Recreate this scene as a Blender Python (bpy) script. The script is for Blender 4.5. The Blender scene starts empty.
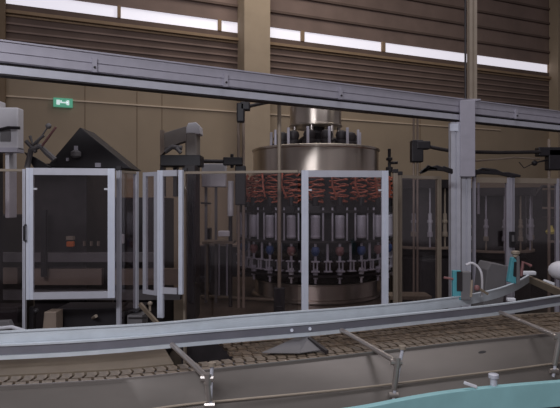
import bpy, math, random
from mathutils import Vector, Matrix
random.seed(7)
C = bpy.context.scene.collection
F = 544.0; CX = 280.0; CY = 204.0; H = 1.7
V = Vector
# ---------- pixel -> world ----------
def P(u, v, Y): return V(((u-CX)/F*Y, Y, H-(v-CY)/F*Y))
def PZ(u, v, z):
    Y = (H-z)*F/(v-CY); return V(((u-CX)/F*Y, Y, z))
def line_depth(u0, Y0, u1, Y1):
    a, b = 1/Y0, 1/Y1
    return lambda u: 1/(a+(b-a)*(u-u0)/(u1-u0))
# ---------- materials ----------
def mat(name, col, rough=.6, metal=0., var=0., scale=8., emit=None, bump=0., spec=.4, stretch=None):
    m = bpy.data.materials.new(name); m.use_nodes = True
    nt = m.node_tree; n = nt.nodes; b = n['Principled BSDF']
    b.inputs['Roughness'].default_value = rough; b.inputs['Metallic'].default_value = metal
    b.inputs['Specular IOR Level'].default_value = spec
    tc = n.new('ShaderNodeTexCoord'); mp = n.new('ShaderNodeMapping')
    if stretch: mp.inputs['Scale'].default_value = stretch
    nz = n.new('ShaderNodeTexNoise'); nz.inputs['Scale'].default_value = scale; nz.inputs['Detail'].default_value = 4
    nt.links.new(tc.outputs['Object'], mp.inputs[0]); nt.links.new(mp.outputs[0], nz.inputs['Vector'])
    rp = n.new('ShaderNodeValToRGB')
    rp.color_ramp.elements[0].position = .3; rp.color_ramp.elements[1].position = .7
    rp.color_ramp.elements[0].color = tuple(c*(1-var) for c in col)+(1,)
    rp.color_ramp.elements[1].color = tuple(min(1, c*(1+var)) for c in col)+(1,)
    nt.links.new(nz.outputs['Fac'], rp.inputs[0]); nt.links.new(rp.outputs[0], b.inputs['Base Color'])
    if bump:
        bp = n.new('ShaderNodeBump'); bp.inputs['Strength'].default_value = bump
        nt.links.new(nz.outputs['Fac'], bp.inputs['Height']); nt.links.new(bp.outputs[0], b.inputs['Normal'])
    if emit:
        b.inputs['Emission Color'].default_value = tuple(emit[0])+(1,); b.inputs['Emission Strength'].default_value = emit[1]
    return m
def glassmat(name, refl=.05, tint=(.85, .82, .83), rough=.06):
    m = bpy.data.materials.new(name); m.use_nodes = True
    nt = m.node_tree; n = nt.nodes; n.clear()
    o = n.new('ShaderNodeOutputMaterial'); t = n.new('ShaderNodeBsdfTransparent'); g = n.new('ShaderNodeBsdfGlossy')
    t.inputs[0].default_value = tint+(1,); g.inputs['Roughness'].default_value = rough
    mx = n.new('ShaderNodeMixShader'); lw = n.new('ShaderNodeLayerWeight'); lw.inputs[0].default_value = .25
    mt = n.new('ShaderNodeMath'); mt.operation = 'MULTIPLY_ADD'; mt.inputs[1].default_value = .3; mt.inputs[2].default_value = refl
    nt.links.new(lw.outputs['Facing'], mt.inputs[0]); nt.links.new(mt.outputs[0], mx.inputs[0])
    nt.links.new(t.outputs[0], mx.inputs[1]); nt.links.new(g.outputs[0], mx.inputs[2]); nt.links.new(mx.outputs[0], o.inputs[0])
    return m
M = dict(
    wall=mat('tan_wall', (.335, .262, .19), .9, var=.06, scale=1.5),
    pillar=mat('tan_concrete', (.40, .315, .23), .9, var=.06, scale=3),
    pillar_dark=mat('brown_concrete', (.2, .14, .09), .9, var=.08, scale=3),
    clad=mat('brown_cladding', (.15, .105, .088), .9, var=.12, scale=2),
    clad_up=mat('brown_upper_cladding', (.25, .18, .155), .9, var=.12, scale=2),
    ledge=mat('tan_ledge', (.32, .22, .14), .8, var=.08),
    floor=mat('dark_floor', (.075, .06, .05), .45, var=.25, scale=2),
    ceil=mat('grey_ceiling', (.15, .13, .12), .9, var=.05),
    glow=mat('daylight_glass', (.8, .8, .85), .5, emit=((.80, .77, .86), .72)),
    alu=mat('aluminium', (.58, .58, .64), .45, .2, var=.05, scale=12),
    alu_b=mat('bright_aluminium', (.75, .78, .88), .42, .12, var=.04, scale=12),
    alu_d=mat('beam_aluminium', (.46, .44, .50), .5, .15, var=.05, scale=12),
    rail=mat('rail_aluminium', (.62, .67, .72), .4, .15, var=.07, scale=10),
    groove=mat('grey_groove', (.20, .20, .235), .5, .3, var=.1),
    dark=mat('dark_metal', (.034, .028, .030), .5, .2, var=.25),  # dark tone raised, haze is put into the base colour
    black=mat('black_plastic', (.020, .017, .020), .5, var=.2),
    steel=mat('stainless_steel', (.50, .45, .42), .28, .75, var=.06, scale=6, stretch=(1, 1, .1)),
    panel=mat('brushed_side_panel', (.17, .15, .135), .42, .45, var=.1, scale=3, stretch=(1, 1, 4)),
    tan=mat('tan_plate', (.21, .165, .12), .5, .2, var=.15, scale=6),
    chain=mat('worn_chain_steel', (.40, .31, .23), .32, .75, var=.4, scale=30),
    mat_=mat('rusty_chain_steel', (.15, .108, .075), .5, .35, var=.6, scale=35),
    brown=mat('brown_panel', (.30, .235, .19), .6, .1, var=.12, scale=5),
    grey=mat('grey_panel', (.17, .16, .165), .6, .1, var=.1, scale=5),
    white=mat('off_white_paint', (.64, .62, .65), .5, var=.04),
    whitish=mat('white_plastic', (.68, .68, .72), .45, var=.04),
    teal=mat('turquoise_plastic', (.32, .58, .60), .42, var=.07, scale=9),
    red=mat('red_hose', (.36, .10, .06), .5, var=.7, scale=14),
    pink=mat('pink_plastic', (.24, .11, .11), .5, var=.15),
    blue=mat('blue_plastic', (.05, .085, .22), .5, var=.15),
    yellow=mat('yellow_plastic', (.5, .42, .1), .5, var=.15),
    orange=mat('orange_paint', (.6, .15, .04), .5, var=.15),
    tanrod=mat('tan_rod', (.34, .28, .22), .5, .2, var=.06),
    printer=mat('grey_beige_plastic', (.25, .22, .20), .6, var=.06),
    bed=mat('brown_bed', (.13, .095, .07), .3, .4, var=.35, scale=4),
    green=mat('green_sign', (.05, .33, .2), .5, emit=((.2, .62, .42), .28)),
    sign_w=mat('white_sign_mark', (.7, .8, .8), .5, emit=((.7, .85, .85), .55)),
    glass=glassmat('polycarbonate'),
    conduit=mat('pale_conduit', (.62, .5, .38), .6, var=.05),
    teal_d=mat('dark_turquoise_plastic', (.09, .33, .38), .45, var=.1),
)
def brushed(name, col, rough, aniso, rot):
    m = mat(name, col, rough, .95, var=.12, scale=5, stretch=(1, 1, .05))
    b = m.node_tree.nodes['Principled BSDF']; b.inputs['Anisotropic'].default_value = aniso; b.inputs['Anisotropic Rotation'].default_value = rot
    tg = m.node_tree.nodes.new('ShaderNodeTangent'); tg.direction_type = 'RADIAL'; tg.axis = 'Z'
    m.node_tree.links.new(tg.outputs[0], b.inputs['Tangent']); return m
M['drum'] = brushed('brushed_drum_steel', (.62, .55, .48), .34, .9, .25)
# ---------- mesh builder ----------
class MB:
    def __init__(s): s.v = []; s.f = []; s.m = []; s.mats = []; s.cur = 0
    def use(s, m):
        if m not in s.mats: s.mats.append(m)
        s.cur = s.mats.index(m); return s
    def add(s, vs, fs):
        o = len(s.v); s.v += [V(p) for p in vs]; s.f += [tuple(i+o for i in f) for f in fs]; s.m += [s.cur]*len(fs); return s
    def box(s, a, b):
        x0, y0, z0 = a; x1, y1, z1 = b
        return s.add([(x, y, z) for x in (x0, x1) for y in (y0, y1) for z in (z0, z1)],
                     [(0, 1, 3, 2), (4, 6, 7, 5), (0, 4, 5, 1), (2, 3, 7, 6), (0, 2, 6, 4), (1, 5, 7, 3)])
    def obox(s, c, ax, ay, az):
        c = V(c); ax = V(ax); ay = V(ay); az = V(az)
        return s.add([c+i*ax+j*ay+k*az for i in (-1, 1) for j in (-1, 1) for k in (-1, 1)],
                     [(0, 1, 3, 2), (4, 6, 7, 5), (0, 4, 5, 1), (2, 3, 7, 6), (0, 2, 6, 4), (1, 5, 7, 3)])
    def sect(s, p0, p1, poly, side=None):
        """extrude 2D polygon (a along side, b along up) from p0 to p1"""
        p0 = V(p0); p1 = V(p1); d = (p1-p0).normalized()
        if side is None:
            side = V((1, 0, 0)) if abs(d.z) > .8 else V((0, 0, 1)).cross(d)
        side = V(side); side = (side-d*side.dot(d)).normalized(); up = d.cross(side)
        n = len(poly)
        vs = [p0+side*a+up*b for a, b in poly]+[p1+side*a+up*b for a, b in poly]
        return s.add(vs, [(i, (i+1) % n, (i+1) % n+n, i+n) for i in range(n)]+[tuple(range(n))[::-1], tuple(range(n, 2*n))])
    def bar(s, p0, p1, w, h, side=None):
        return s.sect(p0, p1, [(-w/2, -h/2), (w/2, -h/2), (w/2, h/2), (-w/2, h/2)], side)
    def prof(s, p0, p1, w, h=None, side=None):
        h = h or w; a = w/2; b = h/2; g = min(a, b)*.22; t = min(a, b)*.35
        poly = [(-a, -b), (-g, -b), (-g, -b+t), (g, -b+t), (g, -b), (a, -b), (a, -g), (a-t, -g), (a-t, g), (a, g), (a, b),
                (g, b), (g, b-t), (-g, b-t), (-g, b), (-a, b), (-a, g), (-a+t, g), (-a+t, -g), (-a, -g)]
        return s.sect(p0, p1, poly, side)
    def tube(s, pts, r, n=10):
        pts = [V(p) for p in pts]; rs = r if isinstance(r, (list, tuple)) else [r]*len(pts)
        o = []; prev = None
        for i, p in enumerate(pts):
            d = (pts[min(i+1, len(pts)-1)]-pts[max(i-1, 0)]).normalized()
            if prev is None: prev = V((0, 0, 1)) if abs(d.z) < .9 else V((1, 0, 0))
            a = (prev-d*prev.dot(d)).normalized(); prev = a; b = d.cross(a)
            o += [p+(a*math.cos(2*math.pi*k/n)+b*math.sin(2*math.pi*k/n))*rs[i] for k in range(n)]
        fs = [(i*n+k, i*n+(k+1) % n, (i+1)*n+(k+1) % n, (i+1)*n+k) for i in range(len(pts)-1) for k in range(n)]
        fs += [tuple(range(n))[::-1], tuple(range((len(pts)-1)*n, len(pts)*n))]
        return s.add(o, fs)
    def lathe(s, c, prof, n=32):
        c = V(c); o = [c+V((r*math.cos(2*math.pi*k/n), r*math.sin(2*math.pi*k/n), z)) for r, z in prof for k in range(n)]
        fs = [(i*n+k, i*n+(k+1) % n, (i+1)*n+(k+1) % n, (i+1)*n+k) for i in range(len(prof)-1) for k in range(n)]
        fs += [tuple(range(n))[::-1], tuple(range((len(prof)-1)*n, len(prof)*n))]
        return s.add(o, fs)
    def cyl(s, c, r, z0, z1, n=24):
        b = min(r*.12, (z1-z0)*.15)
        return s.lathe(c, [(r-b, z0), (r, z0+b), (r, z1-b), (r-b, z1)], n)
    def prism(s, pts, off):
        off = V(off); n = len(pts); pts = [V(p) for p in pts]
        return s.add(pts+[p+off for p in pts], [tuple(range(n))[::-1], tuple(range(n, 2*n))]+[(i, (i+1) % n, (i+1) % n+n, i+n) for i in range(n)])
    def ball(s, c, r, n=16, sz=1.):
        pr = [(max(.001, r*math.sin(math.pi*i/8)), -r*sz*math.cos(math.pi*i/8)) for i in range(9)]
        return s.lathe(c, pr, n)
    def sweep(s, path, poly):
        """path: list of 2D Vectors, poly: closed [(offset away, z)]"""
        n = len(poly); vs = []
        for i, p in enumerate(path):
            d = (path[min(i+1, len(path)-1)]-path[max(i-1, 0)]).normalized(); nr = V((-d.y, d.x))
            for a, z in poly:
                q = p+nr*a; vs.append(V((q.x, q.y, z)))
        L = len(path)
        fs = [(i*n+k, i*n+(k+1) % n, (i+1)*n+(k+1) % n, (i+1)*n+k) for i in range(L-1) for k in range(n)]
        fs += [tuple(range(n))[::-1], tuple(range((L-1)*n, L*n))]
        return s.add(vs, fs)
    def build(s, name, m=None, parent=None, smooth=False, bevel=0., local=False):
        if parent is not None:
            r = parent
            while r.parent: r = r.parent
            org = V(r.location) if not local else V((0, 0, 0))
        elif local: org = V((0, 0, 0))
        else:
            org = V(((min(p.x for p in s.v)+max(p.x for p in s.v))/2, (min(p.y for p in s.v)+max(p.y for p in s.v))/2, min(p.z for p in s.v)))
        me = bpy.data.meshes.new(name); me.from_pydata([p-org for p in s.v], [], s.f)
        mats = s.mats if s.mats else [m]
        for x in mats: me.materials.append(x)
        if s.mats:
            for poly, k in zip(me.polygons, s.m): poly.material_index = k
        import bmesh
        bm = bmesh.new(); bm.from_mesh(me); bmesh.ops.recalc_face_normals(bm, faces=bm.faces); bm.to_mesh(me); bm.free()
        if smooth:
            for p in me.polygons: p.use_smooth = True
            try: me.set_sharp_from_angle(angle=math.radians(35))
            except Exception: pass
        o = bpy.data.objects.new(name, me); C.objects.link(o)
        if parent is not None: o.parent = parent
        else: o.location = org
        if bevel:
            b = o.modifiers.new('b', 'BEVEL'); b.width = bevel; b.segments = 2; b.limit_method = 'ANGLE'
        return o
def tag(o, label=None, cat=None, group=None, kind=None):
    for k, x in (('label', label), ('category', cat), ('group', group), ('kind', kind)):
        if x: o[k] = x
    return o
def thing(name, loc, label, cat, group=None):
    o = bpy.data.objects.new(name, None); C.objects.link(o); o.location = V(loc); o.empty_display_size = .1
    return tag(o, label, cat, group)
def st(name, mb, m=None): return tag(mb.build(name, m), kind='structure')
def smooth_path(pts, k=6):
    out = []
    for i in range(len(pts)-1):
        p0 = pts[max(i-1, 0)]; p1 = pts[i]; p2 = pts[i+1]; p3 = pts[min(i+2, len(pts)-1)]
        for j in range(k):
            t = j/k
            out.append(.5*((2*p1)+(p2-p0)*t+(2*p0-5*p1+4*p2-p3)*t*t+(3*p1-p0-3*p2+p3)*t**3))
    out.append(pts[-1]); return out
def zpath(lst, z):
    return smooth_path([PZ(u, v, z).xy for u, v in lst])

# =============== SETTING ===============
WD = 1290.0
def wy(u): return 12/(1-(u-280)/WD)
def W(u, h_at_280, out=0.):       # point on the back wall: image column, metres above camera, out of wall
    Y = wy(u); return V(((u-CX)/F*Y, Y, H+h_at_280))+wn*out
wd = V((WD/F, 1, 0)).normalized(); wn = V((wd.y, -wd.x, 0))
def K(k): return k*12/F
def wallbox(mb, u0, u1, z0, z1, t0, t1):
    a = W(u0, 0); b = W(u1, 0)
    p = [a+wn*t0, b+wn*t0, b+wn*t1, a+wn*t1]
    mb.prism([V((q.x, q.y, z0)) for q in p], (0, 0, z1-z0))
UL, UR = -260, 760
st('floor', MB().box((-9, -4, -.1), (20, 22, 0)), M['floor'])
st('ceiling', MB().box((-9, -4, 8), (20, 22, 8.1)), M['ceil'])
b = MB(); wallbox(b, UL, UR, 0, H+K(111), -.2, 0); st('wall_back', b, M['wall'])
# upper cladding: horizontal ribbed boards, a window strip let into it
b = MB(); b.use(M['clad'])
zlow = H+K(111); zw0 = H+K(165.8); zw1 = H+K(176.5)
n = 7; hh = (zw0-.2-zlow)/n
for i in range(n):
    wallbox(b, UL, UR, zlow+i*hh, zlow+(i+1)*hh, -.2, -.02)
    b.use(M['ledge'] if i == n-1 else M['clad_up']); wallbox(b, UL, UR, zlow+(i+1)*hh-.035, zlow+(i+1)*hh, -.02, .015); b.use(M['clad'])
wallbox(b, UL, UR, zw0-.2, zw0, -.2, -.02)
st('wall_back_upper', b)
b = MB(); wallbox(b, UL, UR, zw0-.19, zw0-.13, -.02, .08); st('trim_1', b, M['ledge'])
b = MB(); b.use(M['clad_up'])
zz = zw1
for i, hgt in enumerate((.35, .4, .4, .4, .45, .45)):
    z1 = min(8, zz+hgt); b.use(M['clad_up']); wallbox(b, UL, UR, zz, z1, -.2, -.02)
    b.use(M['clad']); wallbox(b, UL, UR, z1-.05, z1, -.02, .04); zz = z1
st('wall_back_top', b)
for i, (u0, u1) in enumerate(((-200, 118), (120.5, 219), (221, 302), (304, 383), (385, 549))):
    b = MB(); wallbox(b, u0, u1, zw0, zw1, -.12, -.06); st('window_%d' % (i+1), b, M['glow'])
b = MB()
for u in (119.2, 220, 303, 384): wallbox(b, u-1.6, u+1.6, zw0, zw1, -.12, .0)
wallbox(b, 549, UR, zw0, zw1, -.2, -.02)
st('trim_2', b, M['ledge'])
b = MB(); b.use(M['pillar_dark'])
# faint panel joints on the lower wall and a pale conduit line
for u in (85, 137, 162, 420): wallbox(b, u-.35, u+.35, 0, zlow, 0, .006)
st('trim_3', b)
b = MB(); wallbox(b, 4, 500, H+K(88.4), H+K(89.6), 0, .03); st('trim_4', b, M['conduit'])

def pillar(u0, u1, t, label, m, z1=8):
    b = MB(); wallbox(b, u0, u1, 0, z1, 0, t)
    tag(b.build('pillar', m), label, 'pillar')
pillar(237.5, 262.5, .45, 'wide tan concrete pillar on the back wall behind the rotary filler', M['pillar'])
pillar(549, 561, .3, 'tan pillar at the far right end of the window strip', M['pillar'])
pillar(-40, 6, .3, 'dark brown pillar at the far left edge of the back wall', M['pillar_dark'])

# exit sign
c = W(63, K(86.3), .04)
t = thing('exit_sign', c, 'small lit green and white emergency exit sign on the tan wall', 'sign')
MB().obox(c, wd*.17, wn*.03, V((0, 0, .085))).build('housing', M['green'], t, bevel=.008)
b = MB(); f = c+wn*.036
b.obox(f+V((0, 0, .0)), wd*.05, wn*.006, V((0, 0, .012)))
b.obox(f+wd*.085, wd*.022, wn*.006, V((0, 0, .045))); b.obox(f-wd*.085, wd*.03, wn*.006, V((0, 0, .045)))
b.obox(f-wd*.035+V((0, 0, .025)), wd*.015, wn*.006, V((0, 0, .014)))
b.prism([f+wd*.05+V((0, 0, .035)), f+wd*.05-V((0, 0, .035)), f+wd*.085], wn*.006)
b.build('pictogram', M['sign_w'], t)

# =============== OVERHEAD BEAM ===============
by = line_depth(0, 3.9, 560, 6.9)
def B(u, z):
    Y = by(u); return V(((u-CX)/F*Y, Y, z))
bz0, bz1 = 2.615, 2.865
A_, E_ = B(-60, 0), B(640, 0); bd = (E_-A_).normalized(); bn = V((bd.y, -bd.x, 0))
t = thing('overhead_beam', B(250, bz0), 'long slotted aluminium beam crossing the whole picture above the machines', 'beam')
def bbox(mb, z0, z1, t0, t1, a=A_, e=E_):
    mb.prism([V((q.x, q.y, z0)) for q in (a+bn*t0, e+bn*t0, e+bn*t1, a+bn*t1)], (0, 0, z1-z0))
b = MB(); b.use(M['alu_d']); bbox(b, bz0+.095, bz1, -.05, .04); bbox(b, bz1-.085, bz1-.012, .04, .05); bbox(b, bz0+.10, bz0+.155, .04, .05); bbox(b, bz1-.012, bz1, .04, .062)
b.use(M['dark']); bbox(b, bz0+.07, bz0+.095, -.05, .01)
b.build('upper_rail', None, t)
b = MB(); bbox(b, bz0+.012, bz0+.07, -.05, .05); o = b.build('lower_rail', M['alu'], t)
b = MB(); bbox(b, bz0, bz0+.012, -.045, .045); b.build('seal_strip', M['dark'], t)
for u in (93, 223, 337, 512):
    p = B(u, bz0+.145)+bn*.06
    o = MB().obox(p, bd*.018, bn*.012, V((0, 0, .055))).build('connector', M['alu_d'], t)
    q = p+bn*.012-V((0, 0, .02)); MB().tube([q, q+bn*.008], .009, 8).build('bolt', M['dark'], o)

# main post below the beam
pp = B(461, 0); yv = pp.y
def PB(u, z, off=0.): # point at post depth
    return V(((u-CX)/F*(yv+off), yv+off, z))
t = thing('guard_post', PB(461, 0), 'tall twin aluminium post hanging under the beam, tallest at right', 'post')
w = 10/F*yv
MB().prof(PB(454.5, 0, -.06), PB(454.5, 2.60, -.06), w*.95, .09).build('upright', M['alu'], t)
MB().prof(PB(465, 0, -.02), PB(465, 2.60, -.02), w*.95, .09).build('upright', M['alu'], t)
MB().box(PB(460.5, 2.0, -.13), PB(474, 2.835, -.09)).build('mounting_plate', M['alu_d'], t, bevel=.004)
MB().box(PB(450, 2.50, -.115), PB(458, 2.58, -.1)).build('end_bracket', M['alu_b'], t)
# hanger above beam
t = thing('ceiling_hanger', B(472, bz1), 'slim tan post rising from the beam to the ceiling', 'post')
MB().prof(B(472, bz1), B(472, 8), .085).build('post', M['tanrod'], t)
MB().box(B(472, bz1)-V((.08, .05, 0)), B(472, bz1)+V((.08, .05, .015))).build('base_plate', M['alu_d'], t)
tag(MB().tube([B(465.5, bz1), B(465.3, 4.2), B(465, 8)], .012, 8).build('hanging_cable', M['dark']), 'thin dark cable running up beside the slim tan ceiling post', 'cable')

# =============== GUARD DOORS AND PANELS ===============
GT = 1.995
def gp(u, z, Y): return V(((u-CX)/F*Y, Y, z))
def door(label, uL, YL, uR, YR, z0, z1, sw, sb, handle=None, group=None, bottom=True, clips=True, name='guard_door', cat='guard door', post_to=None, hw=.03, left_to=None, sw2=None):
    a = gp(uL, 0, YL); e = gp(uR, 0, YR); d = (e-a).normalized(); nn = V((d.y, -d.x, 0))
    t = thing(name, a+V((0, 0, z0 if post_to is None else post_to)), label, cat, group)
    zz0 = z0 if post_to is None else post_to
    sw2 = sw2 or sw
    MB().prof(a+d*sw/2+V((0, 0, left_to or z0)), a+d*sw/2+V((0, 0, z1)), sw, hw, side=d).build('stile', sb, t)
    MB().prof(e-d*sw2/2+V((0, 0, zz0)), e-d*sw2/2+V((0, 0, z1)), sw2, hw, side=d).build('stile', sb, t)
    MB().bar(a+d*sw+V((0, 0, z1-sw/2)), e-d*sw+V((0, 0, z1-sw/2)), hw, sw).build('top_rail', M['alu'], t)
    if bottom: MB().bar(a+d*sw+V((0, 0, z0+sw/2)), e-d*sw+V((0, 0, z0+sw/2)), hw, sw).build('bottom_rail', M['alu'], t)
    MB().sect(a+d*(sw-.004)+V((0, 0, (z0+z1)/2)), e-d*(sw-.004)+V((0, 0, (z0+z1)/2)), [(-.002, -(z1-z0)/2+sw*.8), (.002, -(z1-z0)/2+sw*.8), (.002, (z1-z0)/2-sw*.8), (-.002, (z1-z0)/2-sw*.8)]).build('clear_pane', M['glass'], t)
    if clips:
        for q in (a+d*(sw+.015), e-d*(sw+.015)):
            MB().obox(q+V((0, 0, z1-.17))+nn*.008, d*.014, nn*.006, V((0, 0, .008))).build('clip', M['whitish'], t)  # white clip also stands in for the reflected light glint beside the stile
    if handle:
        q = a+d*handle[0]+nn*.02
        MB().tube([q+V((0, 0, handle[1])), q+nn*.035+V((0, 0, handle[1]+.01)), q+nn*.035+V((0, 0, handle[2]-.01)), q+V((0, 0, handle[2]))], .009, 8).build('handle', M['black'], t)
    return t
door('wide framed clear guard door at left with black handle', 26.5, 4.42, 115, 4.5, .925, 1.993, .056, M['alu_b'], handle=(.0, 1.4, 1.53))
door('narrow folded guard leaf left of the bright corner stile', 144, 4.84, 157.9, 4.73, .905, 1.98, .036, M['alu'], clips=False)
door('bright stiled folded guard leaf turned away to the right beside the machine bed', 158, 4.70, 183, 4.64, .93, 1.99, .052, M['alu_b'], clips=False, left_to=.72, sw2=.036)
door('large framed clear guard door in front of the rotary filler', 301.5, 4.68, 388, 4.74, .55, 1.99, .058, M['alu_b'])

def panel(label, uL, YL, uR, YR, z0, z1, m, pw=.04, rail=.035, rm='tanrod', side='L', extra=None):
    a = gp(uL, 0, YL); e = gp(uR, 0, YR); d = (e-a).normalized()
    t = thing('guard_screen', a, label, 'guard panel')
    MB().prof(a, a+V((0, 0, z1)), pw, .04, side=d).build('post', M[m], t)
    MB().box(a+V((-.022, -.022, z1)), a+V((.022, .022, z1+.035))).build('end_cap', M['black'], t, bevel=.004)
    if extra: MB().prof(e, e+V((0, 0, z1)), pw*extra, .04, side=d).build('post', M[m], t)
    MB().bar(a+d*pw/2+V((0, 0, z1-rail/2)), e-d*pw/2+V((0, 0, z1-rail/2)), .03, rail).build('top_rail', M[rm], t)
    MB().sect(a+d*pw/2+V((0, 0, (z0+z1)/2)), e-d*pw/2+V((0, 0, (z0+z1)/2)), [(-.002, -(z1-z0)/2), (.002, -(z1-z0)/2), (.002, (z1-z0)/2-rail), (-.002, (z1-z0)/2-rail)]).build('clear_pane', M['glass'], t)
    return t
panel('clear guard panel at the far left edge before the white column', -60, 4.36, 24.5, 4.44, .4, 1.985, 'alu', .03, .02, extra=.7)
panel('narrow clear guard panel between wide left door and folded leaves', 119, 4.68, 136, 4.9, .5, 1.99, 'alu', .022, .02, extra=1.3)
panel('wide clear guard panel with tan top rail over brown machine bed', 185, 5.03, 299, 4.82, .5, 2.0, 'tanrod', .02, .022)
t = thing('guard_post', gp(395.2, 0, 5.0), 'slim tan guard post just right of the large filler door', 'post')
MB().prof(gp(395.2, 0, 5.0), gp(395.2, 1.985, 5.0), .038).build('upright', M['tanrod'], t)
MB().box(gp(395.2, 1.985, 5.0)-V((.024, .024, 0)), gp(395.2, 2.02, 5.0)+V((.024, .024, 0))).build('end_cap', M['black'], t, bevel=.004)
panel('clear guard panel between slim tan post and pale thin post', 400, 5.35, 438.5, 5.6, .5, 1.985, 'tanrod', .02, .03, extra=2.2)
panel('clear guard panel immediately right of the twin aluminium post', 474, 6.1, 508.7, 6.22, .5, 2.0, 'alu_d', .02, .06, extra=3.6)
panel('clear guard panel at the far right with dark lock box', 513, 6.24, 557, 6.42, .5, 2.0, 'alu_d', .012, .06, extra=3.0)
p = gp(511.5, 1.3, 6.13); q = thing('lock_box', p-V((0, 0, .09)), 'small black safety lock on the right guard post', 'lock')
MB().box(p-V((.03, .03, .09)), p+V((.035, .0, .09))).build('housing', M['black'], q, bevel=.006)
MB().box(p-V((.012, .045, .02)), p+V((.012, -.03, .05))).build('key_slot', M['grey'], q)

# =============== ROTARY FILLER ===============
fc = V(((315.5-CX)/F*7, 7.0, .55))
t = thing('rotary_filler', fc, 'big round stainless bottle filling carousel with red hoses behind the guard door', 'filling machine')
z = lambda zz: zz-.55   # local heights
O = V((0, 0, 0))
def part(mb, name, m=None, par=None, **k): return mb.build(name, m, par or t, local=True, **k)
part(MB().lathe(O, [(.80, 0), (.82, .01), (.82, .035), (.78, .045), (.78, z(.77)-.02), (.80, z(.77)-.01), (.80, z(.77))], 64), 'base_drum', M['drum'], smooth=True)
part(MB().lathe(O, [(.7, z(.77)), (.8, z(.8)), (.8, z(1.2)), (.8, z(1.6)), (.74, z(2.06))], 40), 'central_column', M['dark'], smooth=True)
part(MB().lathe(O, [(.5, z(.885)), (1.0, z(.885)), (1.0, z(.91)), (.5, z(.91))], 64), 'lower_ring', M['dark'], smooth=True)
part(MB().lathe(O, [(.5, z(1.265)), (1.0, z(1.265)), (1.0, z(1.29)), (.5, z(1.29))], 64), 'middle_ring', M['dark'], smooth=True)
part(MB().lathe(O, [(.5, z(1.60)), (.98, z(1.60)), (.98, z(1.63)), (.5, z(1.63))], 64), 'upper_ring', M['dark'], smooth=True)
part(MB().lathe(O, [(.3, z(2.04)), (.80, z(2.04)), (.825, z(2.05)), (.825, z(2.07)), (.80, z(2.08)), (.80, z(2.355)), (.815, z(2.365)), (.815, z(2.385)), (.79, z(2.395)), (.3, z(2.395))], 72), 'upper_drum', M['drum'], smooth=True)
part(MB().lathe(O, [(.25, z(2.68)), (.335, z(2.68)), (.345, z(2.69)), (.345, z(2.70)), (.33, z(2.71)), (.33, z(2.93)), (.31, z(2.97)), (.1, z(2.98))], 48), 'top_cap', M['drum'], smooth=True)
part(MB().lathe(O, [(.26, z(2.39)), (.26, z(2.5)), (.12, z(2.6)), (.12, z(2.7))], 32), 'top_gearbox', M['dark'], smooth=True)
N = 14
proto = part(MB().cyl(O+V((.3, 0, 0)), .022, z(2.39), z(2.69), 12), 'support_post', M['steel'], smooth=True)
proto2 = part(MB().lathe(V((.47, 0, 0)), [(.06, z(2.39)), (.085, z(2.40)), (.085, z(2.47)), (.06, z(2.48)), (.075, z(2.54)), (.06, z(2.58)), (.02, z(2.60))], 12), 'valve_motor', M['dark'], smooth=True)
proto3 = part(MB().cyl(V((.57, 0, 0)), .018, z(2.39), z(2.62), 8), 'tie_rod', M['alu_d'], smooth=True)
for i in range(1, N):
    for pr, off in ((proto, 0), (proto2, .2), (proto3, 0)):
        if pr is proto and i % 2: continue
        c = pr.copy(); C.objects.link(c); c.rotation_euler.z = i*2*math.pi/N
b = MB(); b.cyl((.93, -.1, 0), .02, z(2.04), z(2.40), 8); b.cyl((.93, -.1, 0), .045, z(2.10), z(2.17), 10); b.cyl((.93, -.1, 0), .04, z(2.25), z(2.29), 10); b.tube([(.93, -.1, z(2.22)), (1.02, -.16, z(2.22))], .018, 6)
part(b, 'side_valve', M['black'], smooth=True)
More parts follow.
